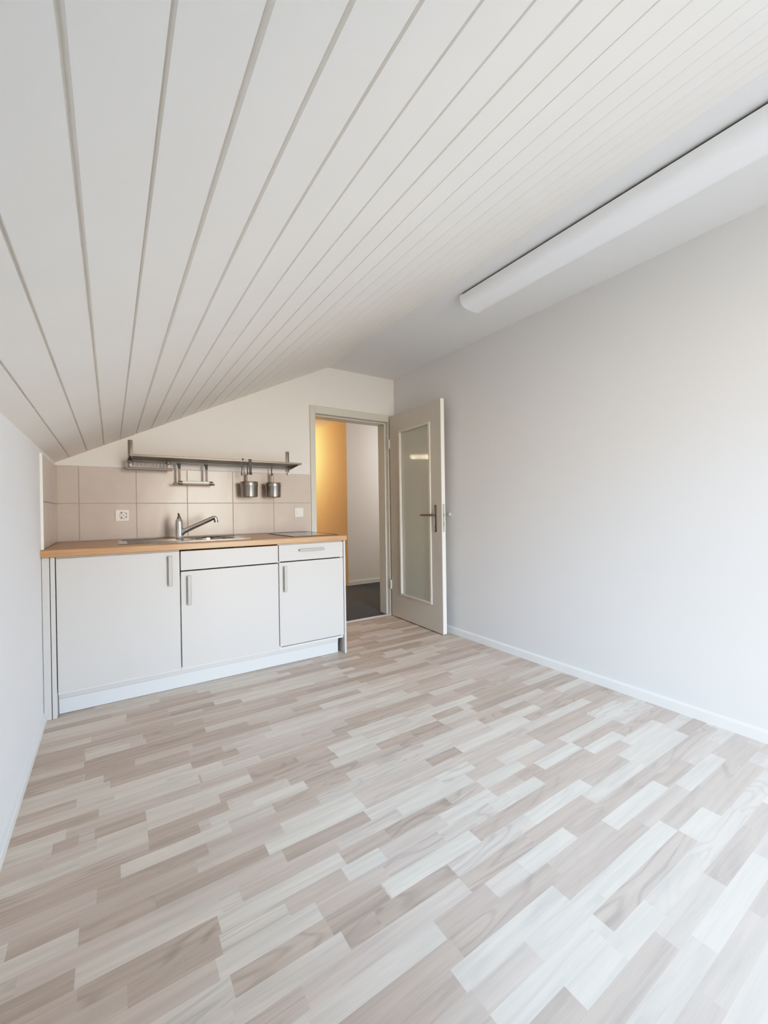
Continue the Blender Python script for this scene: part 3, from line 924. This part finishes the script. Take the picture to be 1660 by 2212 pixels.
# ------------------------------------------------------------------ hallway beyond the door
HC, HW = 2.86, 5.30
hy0 = YB+WT
struct('floor_hall', add_box(B(), -1.2, 4.4, YB+.02, 8.0, -.06, -.003), M_hallfloor, 'dark grey hallway floor beyond the doorway', 'floor')
struct('wall_hall_front', add_box(B(), HC+.001, 4.4, HW, 7.9, -.01, 2.44), M_hallwall, 'pale grey hallway wall straight behind the doorway', 'wall')
struct('wall_hall_side', add_box(B(), HC-.008, HC, HW-.001, 7.9, -.01, 2.44), M_hallwarm, 'amber-lit hallway wall seen left of the pale grey one', 'wall')
bm = B()
add_box(bm, -1.2, HC, 7.9, 8.0, -.01, 2.44)
add_box(bm, -1.3, -1.2, hy0-.1, 8.0, -.01, 2.44)
add_box(bm, 4.4, 4.5, hy0-.1, 5.4, -.01, 2.44)
add_box(bm, -1.2, XL-.05, hy0-.1, hy0, -.01, 2.44)
add_box(bm, XR+.05, 4.4, hy0-.1, hy0, -.01, 2.44)
struct('wall_hall_far', bm, M_hallwall, 'remaining hallway walls out of sight behind the kitchen wall', 'wall')
struct('ceiling_hall', add_box(B(), -1.3, 4.5, hy0-.01, 8.0, 2.44, 2.5), M_hallwall, 'hallway ceiling glimpsed under the door head', 'ceiling')
struct('wall_hall_near', add_prism(B(), [(XL-.1, 0), (XL, 0), (XL, ZA-.02), (fx0, slope_z(fx0)-.02), (fx0, 2.5), (XL-.1, 2.5)], 'y', hy0+.001, hy0+.02), M_hallwall, 'hall side of the kitchen wall, out of sight', 'wall')
bm = B(); add_box(bm, HC-.010, 4.4, HW-.014, HW, 0, .062, .003, 1)
struct('baseboard_hall', bm, M_base, 'pale skirting at the foot of the hallway wall', 'baseboard')

# ------------------------------------------------------------------ lights
def area(name, loc, target, sx_, sy_, energy, col):
    l = bpy.data.lights.new(name, 'AREA'); l.shape = 'RECTANGLE'; l.size = sx_; l.size_y = sy_
    l.energy = energy; l.color = col
    o = bpy.data.objects.new(name, l); C.objects.link(o)
    o.location = loc
    o.rotation_euler = (Vector(target)-Vector(loc)).to_track_quat('-Z', 'Y').to_euler()
    return o
pl = area('window_daylight', ((WX0+WX1)/2, YR-.05, (WZ0+WZ1)/2), ((WX0+WX1)/2, 3.0, (WZ0+WZ1)/2), WX1-WX0, WZ1-WZ0, 1, (1, 1, 1))
pl.data.cycles.is_portal = True
def point(name, loc, energy, col, r):
    l = bpy.data.lights.new(name, 'POINT'); l.energy = energy; l.color = col; l.shadow_soft_size = r
    o = bpy.data.objects.new(name, l); C.objects.link(o); o.location = loc
    return o
point('hall_lamp', (2.25, 6.75, 1.98), 46, (1.0, .63, .29), .05)
point('hall_glint_light', (1.05, 5.02, 1.882), 2.6, (1.0, .78, .50), .035)  # second small light, added for the glint in the door glass

area('hall_fill_light', (4.0, 4.35, 1.9), (3.2, 5.3, .9), .7, 1.2, 13, (1.0, .95, .89))  # added fill that brightens the pale hallway wall
wd = bpy.data.worlds.new('daylight'); bpy.context.scene.world = wd
wd.use_nodes = True
wn, wl = wd.node_tree.nodes, wd.node_tree.links
tc = wn.new('ShaderNodeTexCoord'); sx3 = wn.new('ShaderNodeSeparateXYZ'); wl.new(tc.outputs['Generated'], sx3.inputs[0])
mr = wn.new('ShaderNodeMapRange'); mr.inputs['From Min'].default_value = -1; mr.inputs['From Max'].default_value = 1
wl.new(sx3.outputs['Z'], mr.inputs['Value'])
cr = wn.new('ShaderNodeValToRGB'); wl.new(mr.outputs['Result'], cr.inputs['Fac'])
e = cr.color_ramp.elements
STOPS = [(.30, (.06, .05, .035)), (.43, (.26, .205, .15)), (.49, (.70, .595, .475)), (.53, (.86, .75, .63)), (.575, (.72, .70, .66)), (.63, (.58, .90, 1.32)), (.80, (.52, .92, 1.48))]
e[0].position, e[0].color = STOPS[0][0], (*STOPS[0][1], 1)
e[1].position, e[1].color = STOPS[-1][0], (*STOPS[-1][1], 1)
for p_, c_ in STOPS[1:-1]:
    x = e.new(p_); x.color = (*c_, 1)
bg = wn['Background']; wl.new(cr.outputs['Color'], bg.inputs['Color'])
bg.inputs['Strength'].default_value = WORLD

# ------------------------------------------------------------------ camera (solved from the photograph's vanishing points)
yaw, pitch, roll, fpx = 0.5823, -0.0048, -0.0143, 896.2345
cyw, syw = math.cos(yaw), math.sin(yaw)
fwd = Vector((syw, cyw, 0)); rgt = Vector((cyw, -syw, 0)); up = Vector((0, 0, 1))
f2 = math.cos(pitch)*fwd + math.sin(pitch)*up
u2 = -math.sin(pitch)*fwd + math.cos(pitch)*up
r3 = math.cos(roll)*rgt + math.sin(roll)*u2
u3 = -math.sin(roll)*rgt + math.cos(roll)*u2
cam = bpy.data.cameras.new('camera'); co = bpy.data.objects.new('camera', cam); C.objects.link(co)
m = Matrix((( r3.x, u3.x, -f2.x, 0), (r3.y, u3.y, -f2.y, 0), (r3.z, u3.z, -f2.z, 1.09), (0, 0, 0, 1)))
co.matrix_world = m
cam.sensor_fit = 'HORIZONTAL'; cam.sensor_width = 36; cam.lens = 36*fpx/1660
cam.clip_start = .02
sc = bpy.context.scene
sc.camera = co
sc.view_settings.view_transform = 'Standard'
sc.view_settings.look = 'None'
sc.view_settings.exposure = 0.0
# soft highlight shoulder, like the phone's own tone curve
vs = sc.view_settings
vs.use_curve_mapping = True
cm = vs.curve_mapping
cm.white_level = (1.8, 1.8, 1.8)
cv = cm.curves[3]
pts = [(0, 0), (.45, .45), (.62, .60), (.80, .725), (1.0, .825), (1.3, .92), (1.8, 1.0)]
cv.points[0].location = (0, 0); cv.points[1].location = (1, 1)
for (a_, b_) in pts[1:-1]:
    cv.points.new(a_/1.8, b_)
cm.update()
sc.cycles.use_denoising = True
sc.cycles.max_bounces = 14
sc.cycles.diffuse_bounces = 10
sc.cycles.glossy_bounces = 6
sc.cycles.transmission_bounces = 8
sc.cycles.sample_clamp_indirect = 8
